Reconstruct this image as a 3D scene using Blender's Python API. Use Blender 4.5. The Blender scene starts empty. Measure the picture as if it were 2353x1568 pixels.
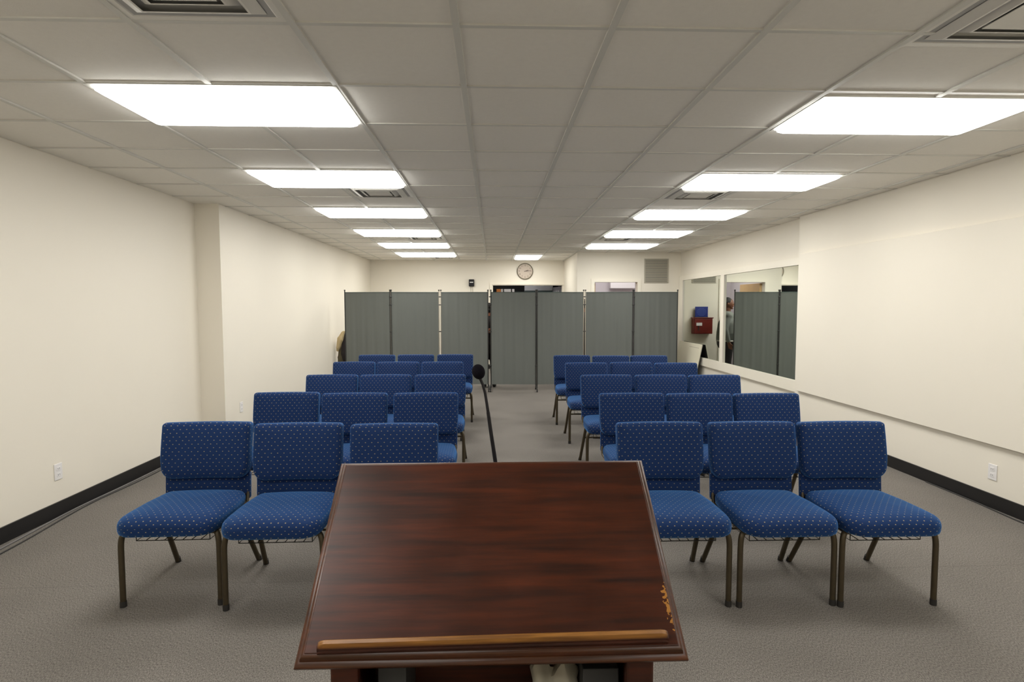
import bpy, bmesh, math, random
from mathutils import Vector, Matrix
random.seed(7)
PI = math.pi
sc = bpy.context.scene
C = sc.collection

# ------------------------------------------------------------------ camera, world, exposure
CAM_H = 1.50
CE = 2.5715                      # ceiling height
yaw, pitch, roll = 0.0345, -0.062, -0.001
cy, sy, cp, sp, cr, sr = math.cos(yaw), math.sin(yaw), math.cos(pitch), math.sin(pitch), math.cos(roll), math.sin(roll)
fw = Vector((sy*cp, cy*cp, sp)); r0 = Vector((cy, -sy, 0)); u0 = r0.cross(fw)
rt = r0*cr + u0*sr; up = -r0*sr + u0*cr
cam = bpy.data.cameras.new('camera')
cam.sensor_fit = 'HORIZONTAL'; cam.sensor_width = 36.0; cam.lens = 1300.0/2353.0*36.0
cam.clip_start = 0.05; cam.clip_end = 60
co = bpy.data.objects.new('camera', cam); C.objects.link(co)
co.matrix_world = Matrix(((rt.x, up.x, -fw.x, 0), (rt.y, up.y, -fw.y, 0), (rt.z, up.z, -fw.z, CAM_H), (0, 0, 0, 1)))
sc.camera = co
w = bpy.data.worlds.new('world'); sc.world = w; w.use_nodes = True
w.node_tree.nodes['Background'].inputs[0].default_value = (0.5, 0.5, 0.5, 1)
w.node_tree.nodes['Background'].inputs[1].default_value = 0.05
sc.view_settings.view_transform = 'Standard'; sc.view_settings.look = 'None'
sc.view_settings.exposure = 0.0; sc.view_settings.gamma = 1.0
sc.view_settings.use_curve_mapping = False
sc.cycles.max_bounces = 6; sc.cycles.glossy_bounces = 3; sc.cycles.transmission_bounces = 2
sc.cycles.caustics_reflective = False; sc.cycles.caustics_refractive = False
LAMP = 14.0                       # strength of every ceiling panel's lens

# ------------------------------------------------------------------ materials
def srgb(r, g, b):
    f = lambda c: (c/255/12.92) if c/255 <= .04045 else ((c/255+.055)/1.055)**2.4
    return (f(r), f(g), f(b), 1)

def mat(name, col, rough=.6, metal=0.0, spec=.5, var=0.0, vscale=8.0, bump=0.0, bscale=60.0, coat=0.0, stretch=(1, 1, 1)):
    m = bpy.data.materials.new(name); m.use_nodes = True
    nt = m.node_tree; b = nt.nodes['Principled BSDF']
    b.inputs['Base Color'].default_value = col
    b.inputs['Roughness'].default_value = rough
    b.inputs['Metallic'].default_value = metal
    b.inputs['Specular IOR Level'].default_value = spec
    b.inputs['Coat Weight'].default_value = coat
    tc = nt.nodes.new('ShaderNodeTexCoord')
    mp = nt.nodes.new('ShaderNodeMapping'); mp.inputs['Scale'].default_value = stretch
    nt.links.new(tc.outputs['Object'], mp.inputs['Vector'])
    if var > 0:
        n = nt.nodes.new('ShaderNodeTexNoise'); n.inputs['Scale'].default_value = vscale; n.inputs['Detail'].default_value = 4
        nt.links.new(mp.outputs['Vector'], n.inputs['Vector'])
        mx = nt.nodes.new('ShaderNodeMix'); mx.data_type = 'RGBA'
        mx.inputs[6].default_value = tuple(c*(1-var) for c in col[:3])+(1,)
        mx.inputs[7].default_value = tuple(min(1, c*(1+var)) for c in col[:3])+(1,)
        nt.links.new(n.outputs['Fac'], mx.inputs[0]); nt.links.new(mx.outputs[2], b.inputs['Base Color'])
    if bump > 0:
        n2 = nt.nodes.new('ShaderNodeTexNoise'); n2.inputs['Scale'].default_value = bscale; n2.inputs['Detail'].default_value = 3
        nt.links.new(mp.outputs['Vector'], n2.inputs['Vector'])
        bp = nt.nodes.new('ShaderNodeBump'); bp.inputs['Strength'].default_value = bump; bp.inputs['Distance'].default_value = .002
        nt.links.new(n2.outputs['Fac'], bp.inputs['Height']); nt.links.new(bp.outputs['Normal'], b.inputs['Normal'])
    return m

def emis(name, col, s):
    m = bpy.data.materials.new(name); m.use_nodes = True
    nt = m.node_tree; nt.nodes.remove(nt.nodes['Principled BSDF'])
    e = nt.nodes.new('ShaderNodeEmission'); e.inputs[0].default_value = col; e.inputs[1].default_value = s
    nt.links.new(e.outputs[0], nt.nodes['Material Output'].inputs[0]); return m

M = {}
M['wall'] = mat('cream_paint', (.80, .75, .65, 1), .55, spec=.3, var=.02, vscale=1.5, bump=.05, bscale=160)
M['tile'] = mat('acoustic_tile', (.88, .852, .79, 1), .9, spec=.1, var=.03, vscale=40, bump=.25, bscale=220)
M['tbar'] = mat('grid_enamel', (.70, .69, .64, 1), .5, spec=.3, var=.02)
M['base'] = mat('black_rubber_base', (.013, .012, .012, 1), .45, spec=.4, var=.2)
M['white'] = mat('white_plastic', (.78, .76, .75, 1), .4, var=.02)
M['trimw'] = mat('cream_trim_paint', (.82, .77, .66, 1), .4, var=.02)
M['lens'] = emis('lit_lens', (1, .985, .94, 1), LAMP)
M['ventm'] = mat('vent_enamel', (.78, .76, .70, 1), .4, var=.03)
M['ventd'] = mat('vent_throat', (.45, .45, .44, 1), .7, var=.1)
M['bronze'] = mat('bronze_tube', (.078, .060, .035, 1), .38, metal=.55, var=.2, vscale=30)
M['rubber'] = mat('dark_glide', (.02, .018, .016, 1), .6, var=.2)
M['wire'] = mat('wire_rack', (.012, .010, .008, 1), .5, metal=.2, var=.1)
M['black'] = mat('matte_black', (.009, .008, .010, 1), .6, spec=.3, var=.2)
M['foam'] = mat('foam_black', (.006, .005, .008, 1), .95, spec=.1, var=.3, vscale=300, bump=.8, bscale=500)
M['screen'] = mat('screen_cloth', (.150, .160, .148, 1), .9, spec=.1, var=.05, vscale=3, bump=.3, bscale=400, stretch=(6, 1, .2))
M['hem'] = mat('screen_hem', (.055, .075, .068, 1), .9, var=.1)
M['chrome'] = mat('brushed_chrome', (.50, .46, .40, 1), .3, metal=.8, var=.05)
M['pole'] = mat('dark_pole', (.035, .035, .033, 1), .4, metal=.3, var=.1)
M['greige'] = mat('greige_grille', (.40, .37, .30, 1), .6, var=.04)
M['lilac'] = mat('pale_lilac_paint', (.62, .58, .60, 1), .7, var=.02)
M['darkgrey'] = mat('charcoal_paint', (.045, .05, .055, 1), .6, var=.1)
M['dkteal'] = mat('dark_teal_bar', (.012, .028, .03, 1), .5, var=.1)
M['maple'] = mat('maple_veneer', (.55, .36, .17, 1), .4, var=.12, vscale=6, stretch=(1, 1, .2))
M['red_wood'] = mat('cherry_wood', (.16, .018, .012, 1), .35, var=.3, vscale=10, stretch=(1, 1, 4))
M['bluesign'] = mat('blue_sign', (.015, .03, .22, 1), .4, var=.1)
M['bluetxt'] = mat('blue_sign_text', (.10, .16, .45, 1), .4, var=.1)
M['orange'] = mat('orange_box', (.75, .27, .06, 1), .6, var=.1)
M['cable_g'] = mat('grey_cable', (.16, .15, .145, 1), .5, var=.1)
M['cable_d'] = mat('dark_cable', (.03, .028, .026, 1), .5, var=.1)
M['board'] = mat('cream_laminate', (.68, .64, .50, 1), .45, var=.03)
M['boardback'] = mat('dark_backing', (.03, .03, .026, 1), .7, var=.2)
M['clockface'] = mat('clock_face', (.52, .44, .36, 1), .5, var=.02)
M['clockrim'] = mat('clock_rim', (.14, .12, .075, 1), .4, var=.1)
M['clockink'] = mat('clock_ink', (.10, .06, .05, 1), .5, var=.1)
M['skin'] = mat('brown_skin', (.16, .062, .032, 1), .55, var=.08)
M['skin2'] = mat('reddish_skin', (.42, .16, .09, 1), .55, var=.08)
M['hair'] = mat('black_hair', (.010, .008, .007, 1), .7, var=.3, vscale=60, bump=.8, bscale=120)
M['sweater'] = mat('grey_knit', (.20, .21, .19, 1), .95, spec=.1, var=.12, vscale=14, bump=.6, bscale=150)
M['shirtw'] = mat('white_shirt', (.62, .60, .55, 1), .9, var=.03)
M['trouser'] = mat('black_trousers', (.012, .009, .010, 1), .85, var=.2)
M['darkknit'] = mat('dark_sleeve', (.022, .017, .018, 1), .9, var=.2)
M['shoe'] = mat('black_shoe', (.012, .012, .013, 1), .4, var=.2)
M['eye'] = mat('eye_white', (.6, .57, .5, 1), .3, var=.02)
M['lip'] = mat('pink_lip', (.45, .08, .08, 1), .5, var=.05)
M['tan'] = mat('tan_cloth', (.48, .38, .21, 1), .9, var=.15, vscale=12)
M['olive'] = mat('olive_cloth', (.085, .070, .038, 1), .9, var=.35, vscale=14)
M['paper'] = mat('cream_paper', (.36, .33, .26, 1), .8, var=.06)
M['greybox'] = mat('dark_grey_card', (.045, .045, .045, 1), .6, var=.1)
M['redled'] = emis('exit_red', (1, .12, .08, 1), 2.5)
M['slot'] = mat('pale_slot_glass', (.45, .45, .45, 1), .2, var=.02)
M['addedlamp'] = emis('added_room_lamp', (1, .96, .96, 1), 5.0)  # emitter of the unseen lamps added in side room and vestibule

# carpet
def carpet():
    m = mat('grey_carpet', srgb(140, 131, 119), .95, spec=.05)
    nt = m.node_tree; b = nt.nodes['Principled BSDF']
    tc = nt.nodes.new('ShaderNodeTexCoord')
    mp = nt.nodes.new('ShaderNodeMapping'); mp.inputs['Scale'].default_value = (1.0, .45, 1); mp.inputs['Rotation'].default_value = (0, 0, .25)
    nt.links.new(tc.outputs['Object'], mp.inputs['Vector'])
    a = nt.nodes.new('ShaderNodeTexNoise'); a.inputs['Scale'].default_value = 240; a.inputs['Detail'].default_value = 3; a.inputs['Roughness'].default_value = .7
    nt.links.new(mp.outputs['Vector'], a.inputs['Vector'])
    c = nt.nodes.new('ShaderNodeTexNoise'); c.inputs['Scale'].default_value = 1.2; c.inputs['Detail'].default_value = 3
    nt.links.new(tc.outputs['Object'], c.inputs['Vector'])
    cr_ = nt.nodes.new('ShaderNodeValToRGB')
    cr_.color_ramp.elements[0].position = .32; cr_.color_ramp.elements[0].color = srgb(83, 78, 74)
    cr_.color_ramp.elements[1].position = .68; cr_.color_ramp.elements[1].color = srgb(145, 140, 133)
    nt.links.new(a.outputs['Fac'], cr_.inputs[0])
    mx = nt.nodes.new('ShaderNodeMix'); mx.data_type = 'RGBA'; mx.blend_type = 'MULTIPLY'; mx.inputs[0].default_value = 1
    cr2 = nt.nodes.new('ShaderNodeValToRGB')
    cr2.color_ramp.elements[0].position = .3; cr2.color_ramp.elements[0].color = (.86, .86, .86, 1)
    cr2.color_ramp.elements[1].position = .7; cr2.color_ramp.elements[1].color = (1.05, 1.05, 1.05, 1)
    nt.links.new(c.outputs['Fac'], cr2.inputs[0])
    nt.links.new(cr_.outputs[0], mx.inputs[6]); nt.links.new(cr2.outputs[0], mx.inputs[7])
    sp_ = nt.nodes.new('ShaderNodeSeparateXYZ'); nt.links.new(tc.outputs['Object'], sp_.inputs[0])
    def mth(op, a_, b_=None):
        q = nt.nodes.new('ShaderNodeMath'); q.operation = op
        for i_, v_ in enumerate((a_, b_)):
            if v_ is None: continue
            if isinstance(v_, (int, float)): q.inputs[i_].default_value = v_
            else: nt.links.new(v_, q.inputs[i_])
        return q.outputs[0]
    seam = mth('LESS_THAN', mth('ABSOLUTE', mth('SUBTRACT', sp_.outputs[1], mth('ADD', 3.05, mth('MULTIPLY', sp_.outputs[0], .012)))), .0028)
    m3 = nt.nodes.new('ShaderNodeMix'); m3.data_type = 'RGBA'; nt.links.new(mth('MULTIPLY', seam, .18), m3.inputs[0])
    nt.links.new(mx.outputs[2], m3.inputs[6]); m3.inputs[7].default_value = srgb(52, 49, 46)
    nt.links.new(m3.outputs[2], b.inputs['Base Color'])
    bp = nt.nodes.new('ShaderNodeBump'); bp.inputs['Strength'].default_value = .6; bp.inputs['Distance'].default_value = .003
    nt.links.new(a.outputs['Fac'], bp.inputs['Height']); nt.links.new(bp.outputs['Normal'], b.inputs['Normal'])
    return m
M['carpet'] = carpet()

# blue upholstery with staggered gold dots, laid out on the UV map (metres)
def fabric(name):
    m = bpy.data.materials.new(name); m.use_nodes = True
    nt = m.node_tree; b = nt.nodes['Principled BSDF']; L = nt.links.new
    b.inputs['Roughness'].default_value = .85; b.inputs['Specular IOR Level'].default_value = .15
    b.inputs['Sheen Weight'].default_value = .5; b.inputs['Sheen Roughness'].default_value = .45
    b.inputs['Sheen Tint'].default_value = (.12, .42, 1, 1)
    uv = nt.nodes.new('ShaderNodeUVMap'); uv.uv_map = 'UVMap'
    sx = nt.nodes.new('ShaderNodeSeparateXYZ'); L(uv.outputs[0], sx.inputs[0])
    def mth(op, a, b_=None, clamp=False):
        n = nt.nodes.new('ShaderNodeMath'); n.operation = op; n.use_clamp = clamp
        for i, v in enumerate((a, b_)):
            if v is None: continue
            if isinstance(v, (int, float)): n.inputs[i].default_value = v
            else: L(v, n.inputs[i])
        return n.outputs[0]
    DX, DY = .034, .0205
    v = mth('DIVIDE', sx.outputs[1], DY); row = mth('FLOOR', v)
    fy = mth('SUBTRACT', mth('SUBTRACT', v, row), .5)
    par = mth('MULTIPLY', mth('FLOORED_MODULO', row, 2), .5)
    u = mth('ADD', mth('DIVIDE', sx.outputs[0], DX), par)
    fx = mth('SUBTRACT', mth('FRACT', u), .5)
    ex = mth('DIVIDE', mth('MULTIPLY', fx, DX), .0031)
    ey = mth('DIVIDE', mth('MULTIPLY', fy, DY), .0021)
    d = mth('ADD', mth('MULTIPLY', ex, ex), mth('MULTIPLY', ey, ey))
    mask = mth('LESS_THAN', d, 1.0)
    tc = nt.nodes.new('ShaderNodeTexCoord')
    n = nt.nodes.new('ShaderNodeTexNoise'); n.inputs['Scale'].default_value = 350; L(tc.outputs['Object'], n.inputs['Vector'])
    cb = nt.nodes.new('ShaderNodeMix'); cb.data_type = 'RGBA'
    cb.inputs[6].default_value = srgb(19, 37, 74); cb.inputs[7].default_value = srgb(27, 50, 95); L(n.outputs['Fac'], cb.inputs[0])
    cm = nt.nodes.new('ShaderNodeMix'); cm.data_type = 'RGBA'; L(mask, cm.inputs[0])
    L(cb.outputs[2], cm.inputs[6]); cm.inputs[7].default_value = srgb(150, 138, 108)
    L(cm.outputs[2], b.inputs['Base Color'])
    bp = nt.nodes.new('ShaderNodeBump'); bp.inputs['Strength'].default_value = .25; bp.inputs['Distance'].default_value = .001
    L(n.outputs['Fac'], bp.inputs['Height']); L(bp.outputs['Normal'], b.inputs['Normal'])
    return m
M['fabric'] = fabric('blue_dotted_fabric')

# mahogany with grain along x, edge wear
def mahogany(name, worn=0.0, patch=False, gloss=.33, ledge=False):
    m = bpy.data.materials.new(name); m.use_nodes = True
    nt = m.node_tree; b = nt.nodes['Principled BSDF']; L = nt.links.new
    tc = nt.nodes.new('ShaderNodeTexCoord')
    mp = nt.nodes.new('ShaderNodeMapping'); mp.inputs['Scale'].default_value = (1.2, 18, 18); L(tc.outputs['Object'], mp.inputs['Vector'])
    n = nt.nodes.new('ShaderNodeTexNoise'); n.inputs['Scale'].default_value = 3.0; n.inputs['Detail'].default_value = 6; n.inputs['Roughness'].default_value = .65; L(mp.outputs[0], n.inputs['Vector'])
    r = nt.nodes.new('ShaderNodeValToRGB')
    r.color_ramp.elements[0].position = .3; r.color_ramp.elements[0].color = srgb(36, 15, 8)
    r.color_ramp.elements[1].position = .75; r.color_ramp.elements[1].color = srgb(86, 36, 12)
    L(n.outputs['Fac'], r.inputs[0])
    n3 = nt.nodes.new('ShaderNodeTexNoise'); n3.inputs['Scale'].default_value = 4.5; n3.inputs['Detail'].default_value = 3; L(tc.outputs['Object'], n3.inputs['Vector'])
    mx = nt.nodes.new('ShaderNodeMix'); mx.data_type = 'RGBA'; mx.blend_type = 'MULTIPLY'; mx.inputs[0].default_value = .7
    r3 = nt.nodes.new('ShaderNodeValToRGB'); r3.color_ramp.elements[0].position = .35; r3.color_ramp.elements[0].color = (.5, .5, .5, 1)
    r3.color_ramp.elements[1].position = .65; L(n3.outputs['Fac'], r3.inputs[0]); L(r.outputs[0], mx.inputs[6]); L(r3.outputs[0], mx.inputs[7])
    out = mx.outputs[2]
    def orange(mask, out):
        m2 = nt.nodes.new('ShaderNodeMix'); m2.data_type = 'RGBA'
        L(mask, m2.inputs[0]); L(out, m2.inputs[6]); m2.inputs[7].default_value = srgb(156, 106, 46)
        return m2.outputs[2]
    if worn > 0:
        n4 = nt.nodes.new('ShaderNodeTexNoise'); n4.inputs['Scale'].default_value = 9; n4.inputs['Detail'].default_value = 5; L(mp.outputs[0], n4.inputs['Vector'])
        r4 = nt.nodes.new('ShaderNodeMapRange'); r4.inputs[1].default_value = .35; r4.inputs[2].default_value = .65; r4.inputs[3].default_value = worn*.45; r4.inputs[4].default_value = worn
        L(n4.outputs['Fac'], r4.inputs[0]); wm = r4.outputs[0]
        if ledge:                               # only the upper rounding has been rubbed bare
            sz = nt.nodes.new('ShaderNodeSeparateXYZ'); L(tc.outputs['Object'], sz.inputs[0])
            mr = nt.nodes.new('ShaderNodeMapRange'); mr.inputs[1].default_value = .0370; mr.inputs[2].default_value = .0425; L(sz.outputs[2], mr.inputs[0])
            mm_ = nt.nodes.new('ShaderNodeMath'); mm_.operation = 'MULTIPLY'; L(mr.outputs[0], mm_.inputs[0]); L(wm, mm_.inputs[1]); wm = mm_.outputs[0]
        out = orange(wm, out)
    if patch:                                   # rubbed patch by the lower right edge, in board coordinates
        sx = nt.nodes.new('ShaderNodeSeparateXYZ'); L(tc.outputs['Object'], sx.inputs[0])
        def mth(op, a, b_=None, clamp=False):
            q = nt.nodes.new('ShaderNodeMath'); q.operation = op; q.use_clamp = clamp
            for i, v in enumerate((a, b_)):
                if v is None: continue
                if isinstance(v, (int, float)): q.inputs[i].default_value = v
                else: L(v, q.inputs[i])
            return q.outputs[0]
        ex = mth('DIVIDE', mth('SUBTRACT', sx.outputs[0], .2945), .0085)
        ey = mth('DIVIDE', mth('SUBTRACT', sx.outputs[1], .078), .042)
        d = mth('ADD', mth('MULTIPLY', ex, ex), mth('MULTIPLY', ey, ey))
        n5 = nt.nodes.new('ShaderNodeTexNoise'); n5.inputs['Scale'].default_value = 190; n5.inputs['Detail'].default_value = 5; L(tc.outputs['Object'], n5.inputs['Vector'])
        msk = mth('LESS_THAN', mth('ADD', d, mth('MULTIPLY', n5.outputs['Fac'], 6.5)), 3.6)
        out = orange(msk, out)
    L(out, b.inputs['Base Color'])
    b.inputs['Specular IOR Level'].default_value = .40
    rr = nt.nodes.new('ShaderNodeMapRange'); rr.inputs[1].default_value = .3; rr.inputs[2].default_value = .7; rr.inputs[3].default_value = gloss-.02; rr.inputs[4].default_value = gloss+.05
    n6 = nt.nodes.new('ShaderNodeTexNoise'); n6.inputs['Scale'].default_value = 9; n6.inputs['Detail'].default_value = 2; L(tc.outputs['Object'], n6.inputs['Vector'])
    L(n6.outputs['Fac'], rr.inputs[0]); L(rr.outputs[0], b.inputs['Roughness'])
    return m
M['mahog'] = mahogany('mahogany_board', patch=True, gloss=.33)
M['mahogb'] = mahogany('mahogany_body', gloss=.4)
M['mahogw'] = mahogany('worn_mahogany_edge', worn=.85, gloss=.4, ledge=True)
M['mahoge'] = mahogany('moulded_mahogany_edge', worn=.08, gloss=.35)
mm = mat('mirror_silver', (.86, .90, .84, 1), .02, metal=1.0); M['mirror'] = mm

# ------------------------------------------------------------------ geometry helpers
def box(bm, x0, x1, y0, y1, z0, z1, mtx=None):
    vs = [bm.verts.new((x, y, z)) for x in (x0, x1) for y in (y0, y1) for z in (z0, z1)]
    if mtx is not None:
        for v in vs: v.co = mtx @ v.co
    for f in ((0, 1, 3, 2), (4, 6, 7, 5), (0, 4, 5, 1), (2, 3, 7, 6), (0, 2, 6, 4), (1, 5, 7, 3)):
        bm.faces.new([vs[i] for i in f])

def tube(bm, pts, r, n=10, caps=True, rs=None):
    pts = [Vector(p) for p in pts]; rings = []; prev = None
    for i, p in enumerate(pts):
        if i == 0: t = pts[1]-pts[0]
        elif i == len(pts)-1: t = pts[-1]-pts[-2]
        else: t = (pts[i+1]-pts[i]).normalized()+(pts[i]-pts[i-1]).normalized()
        t.normalize()
        if prev is None:
            a = Vector((0, 0, 1)) if abs(t.z) < .9 else Vector((1, 0, 0))
            nx = t.cross(a).normalized()
        else:
            nx = (prev-t*prev.dot(t)).normalized()
        prev = nx; ny = t.cross(nx); rr = rs[i] if rs else r
        rings.append([bm.verts.new(p+(nx*math.cos(2*PI*k/n)+ny*math.sin(2*PI*k/n))*rr) for k in range(n)])
    for a, b in zip(rings, rings[1:]):
        for k in range(n): bm.faces.new((a[k], a[(k+1) % n], b[(k+1) % n], b[k]))
    if caps:
        bm.faces.new(rings[0][::-1]); bm.faces.new(rings[-1])

def arc(p0, p1, p2, n=6):
    p0, p1, p2 = map(Vector, (p0, p1, p2))
    return [(1-t)**2*p0+2*t*(1-t)*p1+t*t*p2 for t in [i/n for i in range(n+1)]]

def ell(bm, c, r, mtx=None, seg=20, rings=12):
    res = bmesh.ops.create_uvsphere(bm, u_segments=seg, v_segments=rings, radius=1)
    for v in res['verts']:
        p = Vector((v.co.x*r[0], v.co.y*r[1], v.co.z*r[2]))
        if mtx is not None: p = mtx @ p
        v.co = p+Vector(c)

def obj(name, bm, m, parent=None, smooth=True, bev=0.0):
    bmesh.ops.recalc_face_normals(bm, faces=bm.faces)
    me = bpy.data.meshes.new(name); bm.to_mesh(me); bm.free()
    me.materials.append(M[m] if isinstance(m, str) else m)
    o = bpy.data.objects.new(name, me); C.objects.link(o)
    if parent is not None: o.parent = parent
    if smooth:
        for p in me.polygons: p.use_smooth = True
        try: me.set_sharp_from_angle(angle=math.radians(40))
        except Exception: pass
    if bev > 0:
        md = o.modifiers.new('bevel', 'BEVEL'); md.width = bev; md.segments = 2; md.limit_method = 'ANGLE'
    return o

def tag(o, label, cat, group=None):
    o['label'] = label; o['category'] = cat
    if group: o['group'] = group
    return o

def thing(name, label, cat, loc=(0, 0, 0), rz=0.0, group=None):
    o = bpy.data.objects.new(name, None); C.objects.link(o); o.empty_display_size = .1
    o.location = loc; o.rotation_euler = (0, 0, rz); return tag(o, label, cat, group)

def struct(name, bm, m, parent=None, bev=0.0):
    o = obj(name, bm, m, parent, smooth=False, bev=bev)
    if parent is None: o['kind'] = 'structure'
    return o

def dup(root, loc, rz, label, group=None):
    r = root.copy(); C.objects.link(r); r.location = loc; r.rotation_euler = (0, 0, rz); r['label'] = label
    if group: r['group'] = group
    for ch in list(root.children):
        c = ch.copy(); C.objects.link(c); c.parent = r
        for g in ch.children:
            d = g.copy(); C.objects.link(d); d.parent = c
    return r

def pad(outline, layers, uvmode):
    """closed cushion: OUTLINE (list of 2D points), LAYERS (offset inward, height); heights run along local z. UV in metres."""
    bm = bmesh.new(); uvl = bm.loops.layers.uv.new('UVMap')
    n = len(outline); P = [Vector(p) for p in outline]
    nor = []
    for i in range(n):
        t = (P[(i+1) % n]-P[i-1]).normalized(); nor.append(Vector((t.y, -t.x)))
    per = [0.0]
    for i in range(n): per.append(per[-1]+(P[(i+1) % n]-P[i]).length)
    rings = []
    cx = (min(p.x for p in P)+max(p.x for p in P))/2; cy_ = (min(p.y for p in P)+max(p.y for p in P))/2
    for ins, h in layers:
        ni = min(ins, .012); half = (max(p.y for p in P)-min(p.y for p in P))/2
        f = 1-(ins-ni)/half; ring = []
        for p, q in zip(P, nor):
            x = cx+(p.x-q.x*ni-cx)*f; y = cy_+(p.y-q.y*ni-cy_)*f
            ring.append(bm.verts.new((x, y, h(x, y) if callable(h) else h)))
        rings.append(ring)
    s = [0.0]
    for (i0, h0), (i1, h1) in zip(layers, layers[1:]):
        a = h0(0, 0) if callable(h0) else h0; b = h1(0, 0) if callable(h1) else h1
        s.append(s[-1]+math.hypot(i1-i0, b-a))
    for li in range(len(rings)-1):
        for k in range(n):
            k2 = (k+1) % n
            f = bm.faces.new((rings[li][k], rings[li][k2], rings[li+1][k2], rings[li+1][k]))
            flat = abs(layers[li+1][0]-layers[li][0]) > abs(s[li+1]-s[li])*.72
            for lp, (uu, vv) in zip(f.loops, ((per[k], s[li]), (per[k+1], s[li]), (per[k+1], s[li+1]), (per[k], s[li+1]))):
                lp[uvl].uv = (lp.vert.co.x, lp.vert.co.y) if flat else (uu, vv)
    for rg, flip in ((rings[0], True), (rings[-1], False)):
        f = bm.faces.new(rg[::-1] if flip else rg)
        for lp in f.loops: lp[uvl].uv = (lp.vert.co.x, lp.vert.co.y)
    return bm

def rrect(x0, x1, y0, y1, rads, n=6):
    """rounded rectangle ccw; rads = (x0y0, x1y0, x1y1, x0y1)"""
    out = []
    for (cx, cy_, r, a0) in ((x0, y0, rads[0], 180), (x1, y0, rads[1], 270), (x1, y1, rads[2], 0), (x0, y1, rads[3], 90)):
        ox = cx+r if cx == x0 else cx-r; oy = cy_+r if cy_ == y0 else cy_-r
        for i in range(n+1):
            a = math.radians(a0+90*i/n); out.append((ox+r*math.cos(a), oy+r*math.sin(a)))
    # add points along long straight runs so the crown bends smoothly
    res = []
    for i, p in enumerate(out):
        res.append(p); q = out[(i+1) % len(out)]
        L = math.hypot(q[0]-p[0], q[1]-p[1]); k = int(L/.05)
        for j in range(1, k): res.append((p[0]+(q[0]-p[0])*j/k, p[1]+(q[1]-p[1])*j/k))
    return res

# ------------------------------------------------------------------ room shell
XL1, XL2 = -3.11, -2.86      # left wall before / after the jog
XR1, XR2 = 3.70, 3.80        # right wall before / after the jog
YB, YB2 = 13.45, 11.35       # far back wall, nearer back wall
YF = -2.2
DZ = 2.0
bm = bmesh.new(); box(bm, -3.4, 4.1, YF-.2, 15.6, -.06, 0); fl = struct('floor', bm, 'carpet')
bm = bmesh.new(); box(bm, -3.4, 4.1, YF-.2, 13.6, CE, CE+.05)
box(bm, -.3, 1.9, 13.6, 15.6, 2.35, 2.4); struct('ceiling', bm, 'tile')
bm = bmesh.new(); box(bm, XL1-.15, XL1, YF, 6.10, 0, CE); box(bm, XL1-.15, XL2, 6.10, YB, 0, CE); struct('wall_left', bm, 'wall')
bm = bmesh.new(); box(bm, XR1, XR1+.25, YF, 6.76, 0, CE); box(bm, XR2, XR2+.15, 6.76, 13.55, 0, CE); struct('wall_right', bm, 'wall')
bm = bmesh.new()
box(bm, XL1-.15, 0, YB, YB+.15, 0, CE); box(bm, 0, 1.66, YB, YB+.15, DZ, CE); box(bm, 1.66, 1.85, YB, YB+.15, 0, CE)
struct('wall_back', bm, 'wall')
bm = bmesh.new()
box(bm, 1.70, 1.85, YB2, YB, 0, CE); box(bm, 1.85, 2.05, YB2, YB2+.15, 0, CE); box(bm, 2.05, 2.92, YB2, YB2+.15, 1.975, CE); box(bm, 2.92, XR2, YB2, YB2+.15, 0, CE)
struct('wall_back_nearer', bm, 'wall')
bm = bmesh.new(); box(bm, XL1-.15, XR1+.25, YF-.15, YF, 0, CE); struct('wall_front', bm, 'wall')
# side room behind door_2 (pale lilac) and dark vestibule behind door_1
bm = bmesh.new()
box(bm, 1.85, XR2, YB-.04, YB, 0, CE); struct('wall_side_room', bm, 'lilac')
bm = bmesh.new(); box(bm, 1.851, 1.87, YB2+.15, YB-.04, 0, CE); box(bm, 3.77, 3.799, YB2+.15, YB-.04, 0, CE); struct('wall_side_room_ends', bm, 'lilac')
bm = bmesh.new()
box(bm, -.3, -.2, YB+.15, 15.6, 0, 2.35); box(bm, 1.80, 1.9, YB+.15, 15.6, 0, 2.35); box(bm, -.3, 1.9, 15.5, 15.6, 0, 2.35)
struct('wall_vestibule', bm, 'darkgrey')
# baseboards
bm = bmesh.new(); box(bm, XL1, XL1+.012, YF, 6.10, 0, .105); box(bm, XL1, XL2+.012, 6.088, 6.10, 0, .105); box(bm, XL2, XL2+.012, 6.10, YB, 0, .105); struct('baseboard_left', bm, 'base')
bm = bmesh.new(); box(bm, XR1-.012, XR1, YF, 6.76, 0, .105); box(bm, XR2-.012, XR2, 6.76, YB2, 0, .105); struct('baseboard_right', bm, 'base')
bm = bmesh.new(); box(bm, XL2, 0, YB-.012, YB, 0, .105); box(bm, 1.688, 1.70, YB2, YB, 0, .105); box(bm, 1.688, 2.0, YB2-.012, YB2, 0, .105); box(bm, 2.97, XR2, YB2-.012, YB2, 0, .105); struct('baseboard_back', bm, 'base')
# door casings
bm = bmesh.new()
box(bm, -.06, 0, YB-.02, YB, 0, DZ); box(bm, -.06, 1.70, YB-.02, YB, DZ, DZ+.06); box(bm, 0, .015, YB, YB+.15, 0, DZ); box(bm, 0, 1.66, YB, YB+.15, DZ-.015, DZ)
struct('trim_1', bm, 'trimw')
bm = bmesh.new()
box(bm, 1.98, 2.05, YB2-.02, YB2, 0, 2.045); box(bm, 2.92, 2.99, YB2-.02, YB2, 0, 2.045); box(bm, 2.05, 2.92, YB2-.02, YB2, 1.975, 2.045)
struct('trim_2', bm, 'trimw')
# flush raised panel over the near right wall
bm = bmesh.new(); box(bm, XR1-.032, XR1, 2.2, 6.68, .475, 2.115); struct('trim_3', bm, 'wall', bev=.004)
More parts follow.
